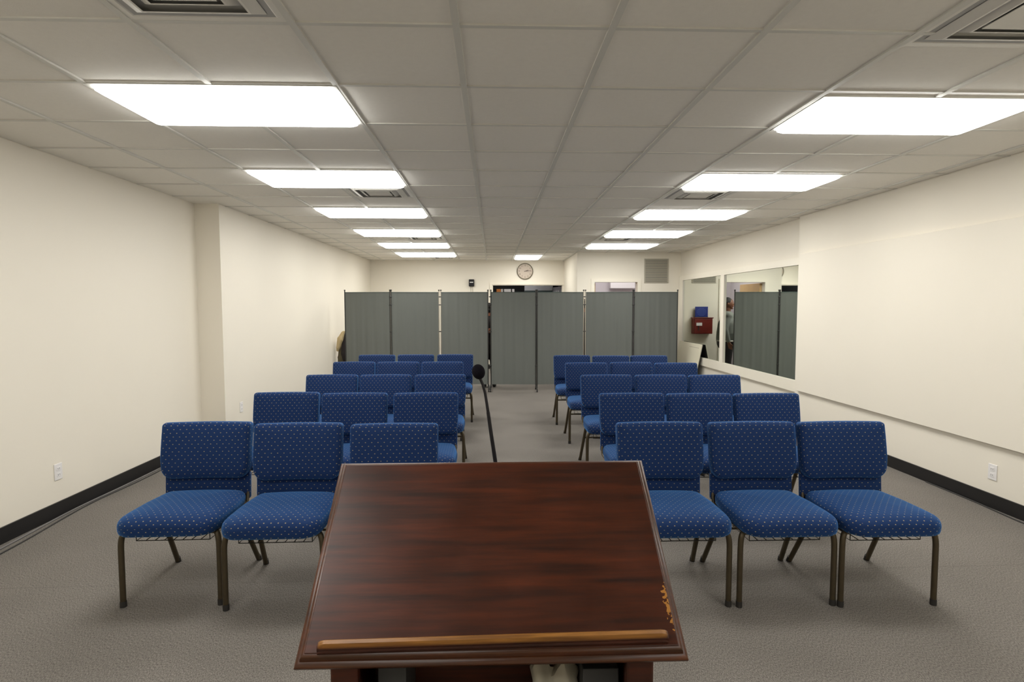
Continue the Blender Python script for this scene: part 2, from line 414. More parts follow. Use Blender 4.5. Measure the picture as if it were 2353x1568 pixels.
# ceiling grid
GX = [-2.53, -1.945, -1.355, -.752, -.135, .465, 1.065, 1.672, 2.28, 2.90, 3.55]
GY = [2.235-.575*k for k in range(1, 8)][::-1]+[2.235, 2.835, 3.42, 3.995, 4.545, 5.13, 5.68, 6.25, 6.84]
while GY[-1] < 13.2: GY.append(GY[-1]+.575)
bm = bmesh.new()
for x in GX: box(bm, x-.014, x+.014, YF, YB, CE-.009, CE)
for y in GY: box(bm, -3.1, 3.79, y-.011, y+.011, CE-.0065, CE)
struct('trim_4', bm, 'tbar')

# ------------------------------------------------------------------ ceiling panels and vents
def light_panel(x0, x1, y0, y1, label, group):
    t = thing('ceiling_light', label, 'light', ((x0+x1)/2, (y0+y1)/2, CE), 0, group)
    hx, hy = (x1-x0)/2, (y1-y0)/2
    bm = bmesh.new(); f = .018
    for a in ((-hx, hx, -hy, -hy+f), (-hx, hx, hy-f, hy), (-hx, -hx+f, -hy+f, hy-f), (hx-f, hx, -hy+f, hy-f)):
        box(bm, a[0], a[1], a[2], a[3], -.011, 0)
    obj('frame', bm, 'tbar', t, smooth=False)
    bm = bmesh.new(); rgs = []
    for q, z in ((0, -.009), (.004, -.026), (.020, -.036), (.06, -.041)):
        rgs.append([bm.verts.new((p[0], p[1], z)) for p in rrect(-hx+f+q, hx-f-q, -hy+f+q, hy-f-q, (.03,)*4, 5)][:])
    m_ = min(len(a_) for a_ in rgs)
    if any(len(a_) != m_ for a_ in rgs):
        bm.free(); bm = bmesh.new(); rgs = []
        for q, z in ((0, -.009), (.004, -.026), (.020, -.036), (.06, -.041)):
            rgs.append([bm.verts.new((sx1*(hx-f-q-.03)+.03*math.cos(aa), sy1*(hy-f-q-.03)+.03*math.sin(aa), z)) for sx1, sy1, a0 in ((1, 1, 0), (-1, 1, 90), (-1, -1, 180), (1, -1, 270)) for aa in [math.radians(a0+18*i) for i in range(6)]])
    for ra, rb in zip(rgs, rgs[1:]):
        for k in range(len(ra)): bm.faces.new((ra[k], ra[(k+1) % len(ra)], rb[(k+1) % len(ra)], rb[k]))
    bm.faces.new(rgs[-1]); bm.faces.new(rgs[0][::-1])
    obj('diffuser', bm, 'lens', t, smooth=False)
    return t
nth = ['nearest', 'second nearest', 'third nearest', 'fourth nearest', 'fifth nearest', 'sixth nearest']
LY = [(2.835, 3.42), (4.545, 5.13), (6.25, 6.84), (7.99, 8.66), (9.66, 10.36), (11.36, 12.2)]
for k, (a, b) in enumerate(LY):
    light_panel(-1.945, -.752, a, b, f'lit ceiling panel, {nth[k]} to the lectern, plain wall side row', 'lit ceiling panels')
RY = [(2.89, 3.46), (4.57, 5.15), (6.27, 6.90), (7.99, 8.70), (9.66, 10.42)]
for k, (a, b) in enumerate(RY):
    q = nth[k]
    light_panel(1.69, 2.87, a, b, f'lit ceiling panel, {q} to the lectern, mirror side row', 'lit ceiling panels')
light_panel(.485, 1.06, 11.88, 12.86, 'small lit white ceiling panel above the round wall clock', 'lit ceiling panels')
light_panel(-1.945, -.752, -1.23, -.66, 'unseen lit ceiling panel added behind the lectern on the plain wall side', 'lit ceiling panels')  # this and the next: unseen panels added behind the camera for room light
light_panel(1.69, 2.87, -1.23, -.66, 'unseen lit ceiling panel added behind the lectern on the mirror side', 'lit ceiling panels')
light_panel(-1.945, -.752, .52, 1.09, 'unseen lit ceiling panel added above the lectern on the plain wall side', 'lit ceiling panels')  # this and the next: unseen overhead panels added for room light and lectern glare
light_panel(1.69, 2.87, .52, 1.09, 'unseen lit ceiling panel added above the lectern on the mirror side', 'lit ceiling panels')

def vent(x0, x1, y0, y1, label):
    cx, cy_ = (x0+x1)/2, (y0+y1)/2; h = min(x1-x0, y1-y0)/2
    sx_, sy_ = (x1-x0)/2/h, (y1-y0)/2/h
    t = thing('ceiling_vent', label, 'vent', (cx, cy_, CE), 0, 'square ceiling air vents')
    bm = bmesh.new()
    def ring(bm, a, za, b, zb, th=.002):
        va = [bm.verts.new((s*a*sx_, u*a*sy_, za)) for s, u in ((-1, -1), (1, -1), (1, 1), (-1, 1))]
        vb = [bm.verts.new((s*b*sx_, u*b*sy_, zb)) for s, u in ((-1, -1), (1, -1), (1, 1), (-1, 1))]
        for k in range(4): bm.faces.new((va[k], va[(k+1) % 4], vb[(k+1) % 4], vb[k]))
    ring(bm, h, -.006, h*.90, -.006); ring(bm, h, -.006, h, 0); ring(bm, h*.90, -.006, h*.86, .0)
    obj('frame', bm, 'ventm', t, smooth=False)
    bm = bmesh.new(); box(bm, -h*.9*sx_, h*.9*sx_, -h*.9*sy_, h*.9*sy_, -.0035, -.001); obj('backing', bm, 'ventd', t, smooth=False)
    for a, b in ((.80, .66), (.58, .46)):
        bm = bmesh.new(); ring(bm, h*a, -.006, h*b, -.024); ring(bm, h*b, -.024, h*(b-.03), -.024); ring(bm, h*(b-.03), -.024, h*(a-.03), -.006)
        obj('louvre_ring', bm, 'ventm', t, smooth=False)
    bm = bmesh.new(); box(bm, -h*.37*sx_, h*.37*sx_, -h*.37*sy_, h*.37*sy_, -.022, -.019); obj('centre_plate', bm, 'ventm', t, smooth=False)
    return t
vent(-1.345, -.762, 1.68, 2.225, 'square ceiling air vent nearest the lectern on the plain wall side')
vent(1.675, 2.27, 1.76, 2.34, 'square ceiling air vent nearest the lectern on the mirror side')
vent(-1.345, -.762, 5.14, 5.67, 'square ceiling air vent behind the second lit panel on the plain wall side')
vent(1.68, 2.27, 5.16, 5.70, 'square ceiling air vent behind the second lit panel on the mirror side')
vent(-1.345, -.762, 8.67, 9.15, 'small looking ceiling air vent behind the fourth lit panel, plain wall side')
vent(1.68, 2.27, 8.71, 9.20, 'small looking ceiling air vent behind the fourth lit panel, mirror side')
vent(-1.345, -.762, 12.22, 12.75, 'farthest ceiling air vent behind the last lit panel, plain wall side')

# ------------------------------------------------------------------ wall mirror
XM = XR2
t = thing('wall_mirror', 'large two pane wall mirror in a flat cream frame', 'mirror', (XM, 9.0, .42))
def yz(bm, y0, y1, z0, z1, x0, x1): box(bm, x0-XM, x1-XM, y0-9.0, y1-9.0, z0-.42, z1-.42)
bm = bmesh.new()
yz(bm, 6.76, YB2-.01, .425, .565, XM-.035, XM); yz(bm, 6.76, YB2-.01, 2.00, 2.09, XM-.035, XM)
yz(bm, 9.12, 9.25, .565, 2.00, XM-.035, XM); yz(bm, 11.12, YB2-.01, .565, 2.00, XM-.035, XM); yz(bm, 6.76, 6.86, .565, 2.0, XM-.035, XM)
obj('frame', bm, 'trimw', t, smooth=False)
bm = bmesh.new(); yz(bm, 9.25, 11.12, .565, 2.00, XM-.012, XM-.002); obj('mirror_pane', bm, 'mirror', t, smooth=False)
bm = bmesh.new(); yz(bm, 6.86, 9.12, .565, 2.00, XM-.012, XM-.002); obj('mirror_pane', bm, 'mirror', t, smooth=False)

# ------------------------------------------------------------------ outlets
def outlet(loc, nx, label, ny=0):
    t = thing('wall_outlet', label, 'outlet', loc, 0 if ny == 0 else 0, 'white wall outlets')
    s = 1 if nx > 0 else -1
    bm = bmesh.new(); box(bm, min(0, s*.006), max(0, s*.006), -.036, .036, -.058, .058); obj('cover_plate', bm, 'white', t, bev=.002)
    for z in (-.022, .022):
        bm = bmesh.new(); box(bm, min(s*.005, s*.0085), max(s*.005, s*.0085), -.017, .017, z-.014, z+.014); so = obj('socket', bm, 'white', t, bev=.003)
        bm = bmesh.new()
        for y in (-.007, .007): box(bm, min(s*.0075, s*.009), max(s*.0075, s*.009), y-.0012, y+.0012, z-.005, z+.006)
        obj('slot', bm, 'black', so, smooth=False)
    return t
outlet((XL1, 4.09, .32), 1, 'white wall outlet on the plain wall near the front chairs')
outlet((XL2, 6.48, .355), 1, 'small white wall outlet just past the jog of the plain wall')
outlet((XL2, 9.62, .30), 1, 'white wall outlet far along the plain wall, mostly hidden behind the third row')
outlet((XR1, 3.995, .268), -1, 'white wall outlet below the raised panel on the mirror side wall')

# ------------------------------------------------------------------ cables on the floor
def cable(name, pts, r, m, label):
    P = [Vector(p) for p in pts]; out = []
    for i in range(len(P)-1):
        p0 = P[max(i-1, 0)]; p1 = P[i]; p2 = P[i+1]; p3 = P[min(i+2, len(P)-1)]
        for k in range(6):
            s = k/6; out.append(.5*((2*p1)+(-p0+p2)*s+(2*p0-5*p1+4*p2-p3)*s*s+(-p0+3*p1-3*p2+p3)*s**3))
    out.append(P[-1]); bm = bmesh.new(); tube(bm, out, r, 8); tag(obj(name, bm, m), label, 'cable', 'cables along the baseboards')
cable('floor_cable', [(-3.075, 2.6, .006), (-3.03, 3.2, .006), (-3.045, 3.6, .006), (-3.085, 4.2, .006), (-3.07, 4.9, .006), (-3.085, 5.9, .006)], .006, 'cable_g', 'pale grey cable lying closest to the baseboard of the plain wall')
cable('floor_cable', [(-3.03, 2.6, .005), (-2.985, 3.2, .005), (-2.99, 3.6, .005), (-3.055, 4.3, .005), (-3.03, 5.0, .005), (-3.06, 5.9, .005)], .005, 'cable_d', 'thin dark cable lying outside the pale grey one by the plain wall')
cable('floor_cable', [(3.66, 2.6, .005), (3.665, 3.3, .005), (3.645, 3.7, .005), (3.67, 4.1, .005), (3.675, 4.6, .005)], .005, 'cable_d', 'thin dark cable along the baseboard under the raised wall panel')

# ------------------------------------------------------------------ chairs
def make_chair():
    t = thing('stacking_chair', 'x', 'chair', group='blue dotted chairs in rows')
    # seat: plan outline with rounded front corners; y- is the front
    W = .243
    out = []
    base = rrect(-W, W, -.335, .145, (.085, .085, .04, .04), 8)
    for x, y in base:
        k = 1-.10*max(0, (y+.05)/.2)-.035*max(0, (-y-.2)/.13)
        out.append((x*k, y))
    def top(dz):
        def h(x, y):
            c = .010*(1-(x/W)**2)-.012*max(0, (-y-.22)/.115)**2-.035*(y+.09)*.25
            return .468+dz+c
        return h
    def bot(dz):
        return lambda x, y: .380+dz+.012*max(0, (y+.05)/.2)
    layers = [(.030, bot(0)), (.013, bot(.002)), (.004, bot(.010)), (0, bot(.024)), (-.001, bot(.038)), (0, top(-.036)), (.003, top(-.026)), (.009, top(-.017)), (.018, top(-.010)), (.030, top(-.005)), (.046, top(-.001)), (.07, top(.002)), (.12, top(.006)), (.18, top(.008)), (.235, top(.009))]
    obj('seat', pad(out, layers, 0), 'fabric', t)
    # backrest pad: outline in x-z, thickness along y, then leaned back
    def lean(o, y0, z0, a):
        o.data.transform(Matrix.Translation((0, y0, z0)) @ Matrix.Rotation(-a, 4, 'X') @ Matrix.Translation((0, 0, 0)))
    def upright(bm):   # pad built in xy with height z -> x, z, and depth toward the front (-y)
        for v in bm.verts: v.co = Vector((v.co.x, -v.co.z, v.co.y))
        return bm
    ol = rrect(-.2425, .2425, .0, .315, (.060, .060, .022, .022), 8)
    ol = [(x*(1-.05*max(0, (.10-z)/.10)), z+.004*math.cos(x/.2425*PI/2)) for x, z in ol]
    cur = lambda d: (lambda x, z: d-.012*(1-(x/.2425)**2)+.006*math.sin(z/.315*PI))
    lay = [(.03, cur(-.036)), (.010, cur(-.034)), (.001, cur(-.026)), (0, cur(-.010)), (0, cur(.014)), (.003, cur(.028)), (.010, cur(.036)), (.024, cur(.041)), (.06, cur(.043)), (.105, cur(.044)), (.152, cur(.044))]
    b = obj('backrest', upright(pad(ol, lay, 1)), 'fabric', t)
    lean(b, .135, .530, math.radians(9))
    ol = rrect(-.234, .234, .0, .155, (.012,)*4, 3)
    lay = [(.012, -.016), (.002, -.013), (0, -.004), (0, .006), (.003, .012), (.012, .014)]
    b2 = obj('lumbar_panel', upright(pad(ol, lay, 1)), 'fabric', t)
    lean(b2, .156, .405, math.radians(4))
    r = .0138
    for s in (-1, 1):
        bm = bmesh.new()
        tube(bm, [(s*.238, -.250, .012), (s*.238, -.250, .29)]+arc((s*.238, -.250, .29), (s*.238, -.250, .372), (s*.218, -.238, .374), 6)[1:], r, 12)
        lg = obj('leg', bm, 'bronze', t)
        bm = bmesh.new(); tube(bm, [(s*.238, -.250, 0), (s*.238, -.250, .03)], .0155, 12); obj('glide', bm, 'rubber', lg)
        bm = bmesh.new()
        tube(bm, [(s*.232, .245, .012), (s*.215, .115, .25), (s*.205, .045, .378)], r, 12)
        lg = obj('leg', bm, 'bronze', t)
        bm = bmesh.new(); tube(bm, [(s*.2335, .254, 0), (s*.231, .240, .03)], .0155, 12); obj('glide', bm, 'rubber', lg)
        bm = bmesh.new(); tube(bm, [(s*.213, .04, .374), (s*.222, .130, .39), (s*.222, .160, .46), (s*.221, .178, .60), (s*.215, .198, .76)], .010, 10)
        obj('back_frame', bm, 'bronze', t)
    bm = bmesh.new()
    for x0, y0, x1, y1 in ((-.218, -.238, .218, -.238), (-.215, .06, .215, .06), (-.212, -.238, -.212, .06), (.212, -.238, .212, .06)):
        tube(bm, [(x0, y0, .372), (x1, y1, .372)], .010, 8)
    obj('seat_frame', bm, 'bronze', t)
    bm = bmesh.new(); tube(bm, [(-.215, .112, .255), (.215, .112, .255)], .009, 8); obj('crossbar', bm, 'bronze', t)
    bm = bmesh.new(); wr = .0022
    z = .324
    tube(bm, [(-.18, -.22, z), (.18, -.22, z)], wr, 6); tube(bm, [(-.18, .10, z), (.18, .10, z)], wr, 6); tube(bm, [(-.18, -.03, z), (.18, -.03, z)], wr, 6)
    for i in range(9):
        x = -.18+.045*i; tube(bm, ([(x, -.22, z+.035)] if i in (0, 8) else [])+[(x, -.22, z), (x, .10, z), (x, .10, z+.035)], wr, 6)
    obj('book_rack', bm, 'wire', t)
    return t
ch = make_chair()
rowsL = [[(-1.614, 3.06, .02), (-1.086, 3.01, .02), (-.545, 2.975, .02)],
         [(-1.567, 4.17, .02), (-1.038, 4.115, .02), (-.502, 4.105, .02)],
         [(-1.537, 5.275, .01), (-1.022, 5.257, .01), (-.500, 5.25, .01)],
         [(-1.630, 6.53, .01), (-1.110, 6.507, .01), (-.588, 6.485, .01)],
         [(-1.556, 7.48, 0), (-1.034, 7.486, 0), (-.507, 7.496, 0)]]
rowsR = [[(.937, 2.955, 0), (1.462, 2.945, 0), (1.970, 2.93, -.01)],
         [(1.042, 4.02, -.01), (1.546, 3.99, -.01), (2.050, 3.97, -.01)],
         [(1.076, 5.15, -.01), (1.595, 5.13, -.02), (2.100, 5.10, -.02)],
         [(1.078, 6.31, -.01), (1.606, 6.335, -.01), (2.108, 6.25, -.02)],
         [(1.050, 7.29, -.02), (1.555, 7.21, -.02), (2.060, 7.21, -.02)]]
rn = ['front', 'second', 'third', 'fourth', 'back']
first = True
for side, rows, end in (('plain wall side', rowsL, 0), ('mirror side', rowsR, 2)):
    for i, row in enumerate(rows):
        for j, (x, y, rz) in enumerate(row):
            pos = 'aisle chair' if j == 2-end else ('wall end chair' if j == end else 'middle chair')
            lab = f'blue dotted chair with bronze legs, {pos} of the {rn[i]} row, {side}'
            rz += random.uniform(-.008, .008)
            if first:
                ch.location = (x, y, 0); ch.rotation_euler = (0, 0, rz); ch['label'] = lab; first = False
            else: dup(ch, (x, y, 0), rz, lab)

# ------------------------------------------------------------------ lectern
Y0, Z0, Y1, Z1 = .862, .932, 1.160, 1.173      # front / rear lower edge of the slanted top
ang = math.atan2(Z1-Z0, Y1-Y0); LEN = math.hypot(Y1-Y0, Z1-Z0)
lec = thing('lectern', 'dark mahogany lectern with slanted moulded top and book ledge', 'lectern', (0, 1.0, 0))
TM = Matrix.Translation((0, Y0-1.0, Z0)) @ Matrix.Rotation(ang, 4, 'X')
def slab(profile, hw, y0, y1):
    """moulded slab: profile = (inset, z) from bottom to top"""
    bm = bmesh.new(); rings = []
    for ins, z in profile:
        rings.append([bm.verts.new((x, y, z)) for x, y in ((-hw+ins, y0+ins), (hw-ins, y0+ins), (hw-ins, y1-ins), (-hw+ins, y1-ins))])
    for a, b in zip(rings, rings[1:]):
        for k in range(4): bm.faces.new((a[k], a[(k+1) % 4], b[(k+1) % 4], b[k]))
    bm.faces.new(rings[0][::-1]); bm.faces.new(rings[-1]); return bm
prof = [(.010, -.006), (.002, -.005), (0, -.001), (0, .004), (.003, .0075), (.008, .009), (.0085, .011), (.0095, .016), (.0125, .0195), (.016, .0205)]
o = obj('moulded_edge', slab(prof, .3115, 0, LEN), 'mahoge', lec); o.matrix_local = TM; o['label'] = 'stepped moulded rim'
bm = bmesh.new(); box(bm, -.2955, .2955, .016, LEN-.016, .0195, .0218); o = obj('reading_board', bm, 'mahog', lec, bev=.001); o.matrix_local = TM
# ledge: rounded bar with stepped ends
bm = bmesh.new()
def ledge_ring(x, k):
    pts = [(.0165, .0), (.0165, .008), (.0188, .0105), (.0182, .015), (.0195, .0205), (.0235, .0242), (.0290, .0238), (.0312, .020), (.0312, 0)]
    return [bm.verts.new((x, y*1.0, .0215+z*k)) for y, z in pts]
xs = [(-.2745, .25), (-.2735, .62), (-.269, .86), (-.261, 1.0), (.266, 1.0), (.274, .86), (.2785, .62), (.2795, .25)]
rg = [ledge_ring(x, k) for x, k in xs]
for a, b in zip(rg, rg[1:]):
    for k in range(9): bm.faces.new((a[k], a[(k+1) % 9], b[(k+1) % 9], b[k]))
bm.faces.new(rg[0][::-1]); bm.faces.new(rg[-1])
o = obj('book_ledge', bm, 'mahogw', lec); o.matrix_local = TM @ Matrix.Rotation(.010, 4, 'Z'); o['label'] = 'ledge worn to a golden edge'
# body
for s in (-1, 1):
    bm = bmesh.new(); x0, x1 = sorted((s*.238, s*.262)); pts = []
    ya, yb = .915-1, 1.115-1
    zt = lambda y: Z0+(y+1-Y0)*math.tan(ang)-.010
    v = [bm.verts.new((x, y, z)) for x in (x0, x1) for y, z in ((ya, .05), (yb, .05), (yb, zt(yb)), (ya, zt(ya)))]
    for f in ((0, 1, 2, 3), (7, 6, 5, 4), (0, 4, 5, 1), (1, 5, 6, 2), (2, 6, 7, 3), (3, 7, 4, 0)): bm.faces.new([v[i] for i in f])
    obj('side_panel', bm, 'mahogb', lec, smooth=False, bev=.003)
    bm = bmesh.new(); x0, x1 = sorted((s*.222, s*.268)); box(bm, x0, x1, ya-.014, ya+.006, .05, zt(ya)-.012); obj('stile', bm, 'mahogb', lec, smooth=False, bev=.004)
bm = bmesh.new(); box(bm, -.262, .262, .105, .122, .05, 1.105); obj('front_panel', bm, 'mahogb', lec, smooth=False)
for z in (.42, .70):
    bm = bmesh.new(); box(bm, -.238, .238, -.075, .105, z-.018, z); obj('shelf', bm, 'mahogb', lec, smooth=False)
bm = bmesh.new(); box(bm, -.30, .30, -.125, .155, 0, .05); obj('plinth', bm, 'mahogb', lec, smooth=False, bev=.008)
# things on the shelf
bm = bmesh.new()
N = 14; R_ = []
for i in range(N+1):
    row = []
    for j in range(9):
        a = PI*(.06+.88*j/8); rr = .048+.006*math.sin(i*1.9+j*1.3)
        row.append(bm.verts.new((.015+.085*i/N*1.0+.004*math.sin(j*2.1), .045*math.cos(a)*1.05+.02, .70+.135*math.sin(a)+rr*.3*math.sin(i*.8))))
    R_.append(row)
for i in range(N):
    for j in range(8): bm.faces.new((R_[i][j], R_[i+1][j], R_[i+1][j+1], R_[i][j+1]))
for v in bm.verts: v.co.z = max(v.co.z, .702)
o = obj('folded_cloth', bm, 'paper', None); o.location = (.058, 1.0, 0); md = o.modifiers.new('thick', 'SOLIDIFY'); md.thickness = .004
tag(o, 'cream folded cloth standing on the lectern shelf', 'cloth')
bm = bmesh.new(); box(bm, -.225, -.175, -.03, .09, .702, .86); o = obj('card_box', bm, 'greybox', None, smooth=False, bev=.002); o.location = (.02, 1.0, 0); tag(o, 'narrow dark grey box at the end of the lectern shelf', 'box')
bm = bmesh.new(); box(bm, .160, .225, -.03, .09, .702, .85); o = obj('binder', bm, 'greybox', None, smooth=False, bev=.002); o.location = (.0, 1.0, 0); tag(o, 'dark binder beside the cream cloth on the lectern shelf', 'binder')

# ------------------------------------------------------------------ microphone clipped behind the lectern
mic = thing('gooseneck_microphone', 'black gooseneck microphone with foam ball behind the lectern', 'microphone', (0, 1.2, 0))
yb = .06
pts = [(.012, yb-.058, 1.02), (.010, yb, 1.06), (.0065, yb, 1.142), (-.0065, yb, 1.232), (-.0105, yb, 1.262)]
bm = bmesh.new(); tube(bm, pts, .0042, 10, rs=[.005, .005, .0046, .0042, .0040]); obj('lower_stem', bm, 'black', mic)
p2 = [(-.0105, yb, 1.262), (-.0135, yb, 1.283), (-.017, yb, 1.305), (-.022, yb, 1.324), (-.0275, yb, 1.337)]
bm = bmesh.new(); tube(bm, p2, .0034, 10, rs=[.0036, .0034, .0032, .0032, .0034]); obj('gooseneck', bm, 'black', mic)
bm = bmesh.new(); ell(bm, (-.0315, yb, 1.353), (.0145, .0145, .0172), Matrix.Rotation(-.28, 3, 'Y'), 28, 18); obj('foam_windscreen', bm, 'foam', mic)
bm = bmesh.new(); box(bm, -.03, .05, -.078, -.062, .99, 1.05); box(bm, -.005, .027, -.064, .004, 1.012, 1.03); obj('clamp', bm, 'black', mic, bev=.003)

# ------------------------------------------------------------------ folding screens
PX = [-2.60, -1.77, -.925, -.068, .772, 1.632, 2.482, 3.285]
PY = [10.06, 9.93, 10.03, 9.96, 9.90, 10.0, 9.90, 9.93]
def screen(idx, label):
    x0 = PX[idx[0]]; t = thing('folding_screen', label, 'room divider', (x0, PY[idx[0]], 0), 0, 'grey folding screens')
    o0 = Vector((x0, PY[idx[0]], 0))
    for a, b in zip(idx, idx[1:]):
        A = Vector((PX[a], PY[a], 0))-o0; B = Vector((PX[b], PY[b], 0))-o0
        d = (B-A).normalized(); nrm = Vector((-d.y, d.x, 0)); L = (B-A).length
        bm = bmesh.new(); nx, nz = 56, 6; g = []
        seed = a*3.1
        for side in (-1, 1):
            gg = []
            for i in range(nx+1):
                rowv = []
                for j in range(nz+1):
                    u = .018+(L-.036)*i/nx; z = .115+1.620*j/nz
                    amp = (.0015+.0022*(1-j/nz))*(1.0 if 0 < i < nx else .2)
                    if j in (0, nz): amp *= .5
                    off = amp*(math.sin(u*38+seed)+.6*math.sin(u*71+seed*2.2+j*.2))
                    p = A+d*u+nrm*(off+side*.0015); p.z = z+(.010*abs(2*i/nx-1)**3 if j == nz else 0)
                    rowv.append(bm.verts.new(p))
                gg.append(rowv)
            g.append(gg)
            for i in range(nx):
                for j in range(nz): bm.faces.new((gg[i][j], gg[i+1][j], gg[i+1][j+1], gg[i][j+1]))
        for j in range(nz):
            for i in (0, nx): bm.faces.new((g[0][i][j], g[0][i][j+1], g[1][i][j+1], g[1][i][j]))
        for i in range(nx):
            for j in (0, nz): bm.faces.new((g[0][i][j], g[0][i+1][j], g[1][i+1][j], g[1][i][j]))
        obj('fabric_panel', bm, 'screen', t)
        bm = bmesh.new(); tube(bm, [A+d*.016+Vector((0, 0, 1.738)), B-d*.016+Vector((0, 0, 1.738))], .006, 8); obj('top_rail', bm, 'hem', t)
        for k, P_ in ((a, A+d*(.017 if a in (2, 5) else .0105)), (b, B-d*(.017 if b in (2, 5) else .0105))):
            light = k in (2, 5)
            bm = bmesh.new(); tube(bm, [P_+Vector((0, 0, .05)), P_+Vector((0, 0, 1.775))], .0095, 10); po = obj('pole', bm, 'chrome' if light else 'pole', t)
            if light: po['label'] = 'bright metal pole'
            bm = bmesh.new(); tube(bm, [P_+Vector((0, 0, 1.765)), P_+Vector((0, 0, 1.785))], .013, 10); obj('end_cap', bm, 'pole', po)
    for k in idx:
        P_ = Vector((PX[k], PY[k], 0))-o0
        bm = bmesh.new()
        for s in (-1, 1): tube(bm, [P_+Vector((0, 0, .10)), P_+Vector((0, s*.10, .055)), P_+Vector((0, s*.17, .04))], .010, 8)
        obj('foot', bm, 'pole', t)
        for s in (-1, 1):
            bm = bmesh.new(); c = P_+Vector((0, s*.17, .02)); tube(bm, [c+Vector((-.009, 0, 0)), c+Vector((.009, 0, 0))], .0195, 14); obj('caster', bm, 'black', t)
        if k not in (idx[0], idx[-1]) or (k == 3 and len(idx) == 5):
            for z in (.45, 1.05, 1.52, 1.66):
                bm = bmesh.new(); ell(bm, P_+Vector((0, -.004, z)), (.028, .016, .010), None, 12, 8); obj('hinge_clip', bm, 'pole', t)
    return t
PX3 = PX[3]
screen([0, 1, 2, 3], 'grey cloth folding screen of three panels beside the plain wall')
PX[3] = PX3+.030
screen([3, 4, 5, 6, 7], 'grey cloth folding screen of four panels reaching toward the mirror')
PX[3] = PX3

# ------------------------------------------------------------------ leaning board under the mirror
bm = bmesh.new(); H_ = .80
a = math.atan2(.165, H_)
box(bm, -.012, .004, 0, 1.22, 0, math.hypot(.165, H_))
o = obj('leaning_board', bm, 'board', None, smooth=False, bev=.002)
o.matrix_world = Matrix.Translation((XM-.205, 9.98, 0.004)) @ Matrix.Rotation(a, 4, 'Y')
tag(o, 'cream board leaning against the wall below the mirror', 'board')
bm = bmesh.new(); box(bm, .004, .012, .004, 1.216, .004, math.hypot(.165, H_)-.004); b_ = obj('dark_backing', bm, 'boardback', o, smooth=False)
b_['label'] = 'dark back side'
bm = bmesh.new()
for z in (.78,): 
    for k in range(7): box(bm, -.0135, -.0115, .12+.07*k, .165+.07*k, z-.045, z-.035)
obj('faint_marks', bm, 'paper', o, smooth=False)

def lettering(name, body, size, m, parent, loc, ext=.0006):
    tx = bpy.data.curves.new(name, 'FONT'); tx.body = body; tx.size = size; tx.align_x = 'CENTER'; tx.align_y = 'CENTER'; tx.extrude = ext; tx.resolution_u = 3
    tmp = bpy.data.objects.new('tmp_text', tx); C.objects.link(tmp)
    me = bpy.data.meshes.new_from_object(tmp.evaluated_get(bpy.context.evaluated_depsgraph_get()))
    bpy.data.objects.remove(tmp); me.materials.clear(); me.materials.append(M[m])
    o = bpy.data.objects.new(name, me); C.objects.link(o); o.parent = parent; o.location = loc; o.rotation_euler = (PI/2, 0, 0)
    return o
# ------------------------------------------------------------------ clock
bm = bmesh.new()
ck = thing('wall_clock', 'round wall clock with cream face and dark rim', 'clock', (.772, YB, 2.318))
Rk = .193
bm = bmesh.new(); tube(bm, [(0, -.002, 0), (0, -.022, 0)], Rk-.012, 48); obj('clock_face', bm, 'clockface', ck)
bm = bmesh.new(); pr = []
n1, n2 = 56, 10
for i in range(n1):
    a = 2*PI*i/n1; pr.append([bm.verts.new(((Rk-.010+.010*math.cos(2*PI*j/n2))*math.cos(a), -.020+.014*math.sin(2*PI*j/n2)-.004, (Rk-.010+.010*math.cos(2*PI*j/n2))*math.sin(a))) for j in range(n2)])
for i in range(n1):
    for j in range(n2): bm.faces.new((pr[i][j], pr[(i+1) % n1][j], pr[(i+1) % n1][(j+1) % n2], pr[i][(j+1) % n2]))
obj('rim', bm, 'clockrim', ck)
def hand(name, ang_, l, w_):
    bm = bmesh.new(); box(bm, -w_, w_, -.027, -.0245, -.02, l); o = obj(name, bm, 'clockink', ck, smooth=False); o.rotation_euler = (0, ang_, 0)
hand('hour_hand', math.radians(72), .085, .006); hand('minute_hand', math.radians(84), .135, .0045); hand('second_hand', math.radians(100), .12, .0015)
for k in range(12):
    a = math.radians(30*k); lettering('numeral', str(12 if k == 0 else k), .052, 'clockink', ck, (.138*math.sin(a), -.0238, .138*math.cos(a)))

# ------------------------------------------------------------------ black box on the far wall
t = thing('wall_speaker', 'small black wall box with a pale stripe left of the clock', 'wall device', (-.490, YB, 1.96))
bm = bmesh.new(); box(bm, -.062, .062, -.075, -.01, 0, .165); obj('housing', bm, 'black', t, bev=.012)
bm = bmesh.new(); box(bm, -.04, .04, -.077, -.0745, .085, .105); obj('stripe', bm, 'white', t, smooth=False)
bm = bmesh.new(); box(bm, -.03, .03, -.012, 0, .03, .13); obj('bracket', bm, 'black', t, smooth=False)
bm = bmesh.new(); tube(bm, [(-.02, -.03, .003), (-.022, -.02, -.06), (-.018, -.006, -.14)], .004, 6); tube(bm, [(.015, -.03, .003), (.02, -.02, -.05), (.03, -.006, -.14)], .004, 6)
obj('wires', bm, 'greige', t)

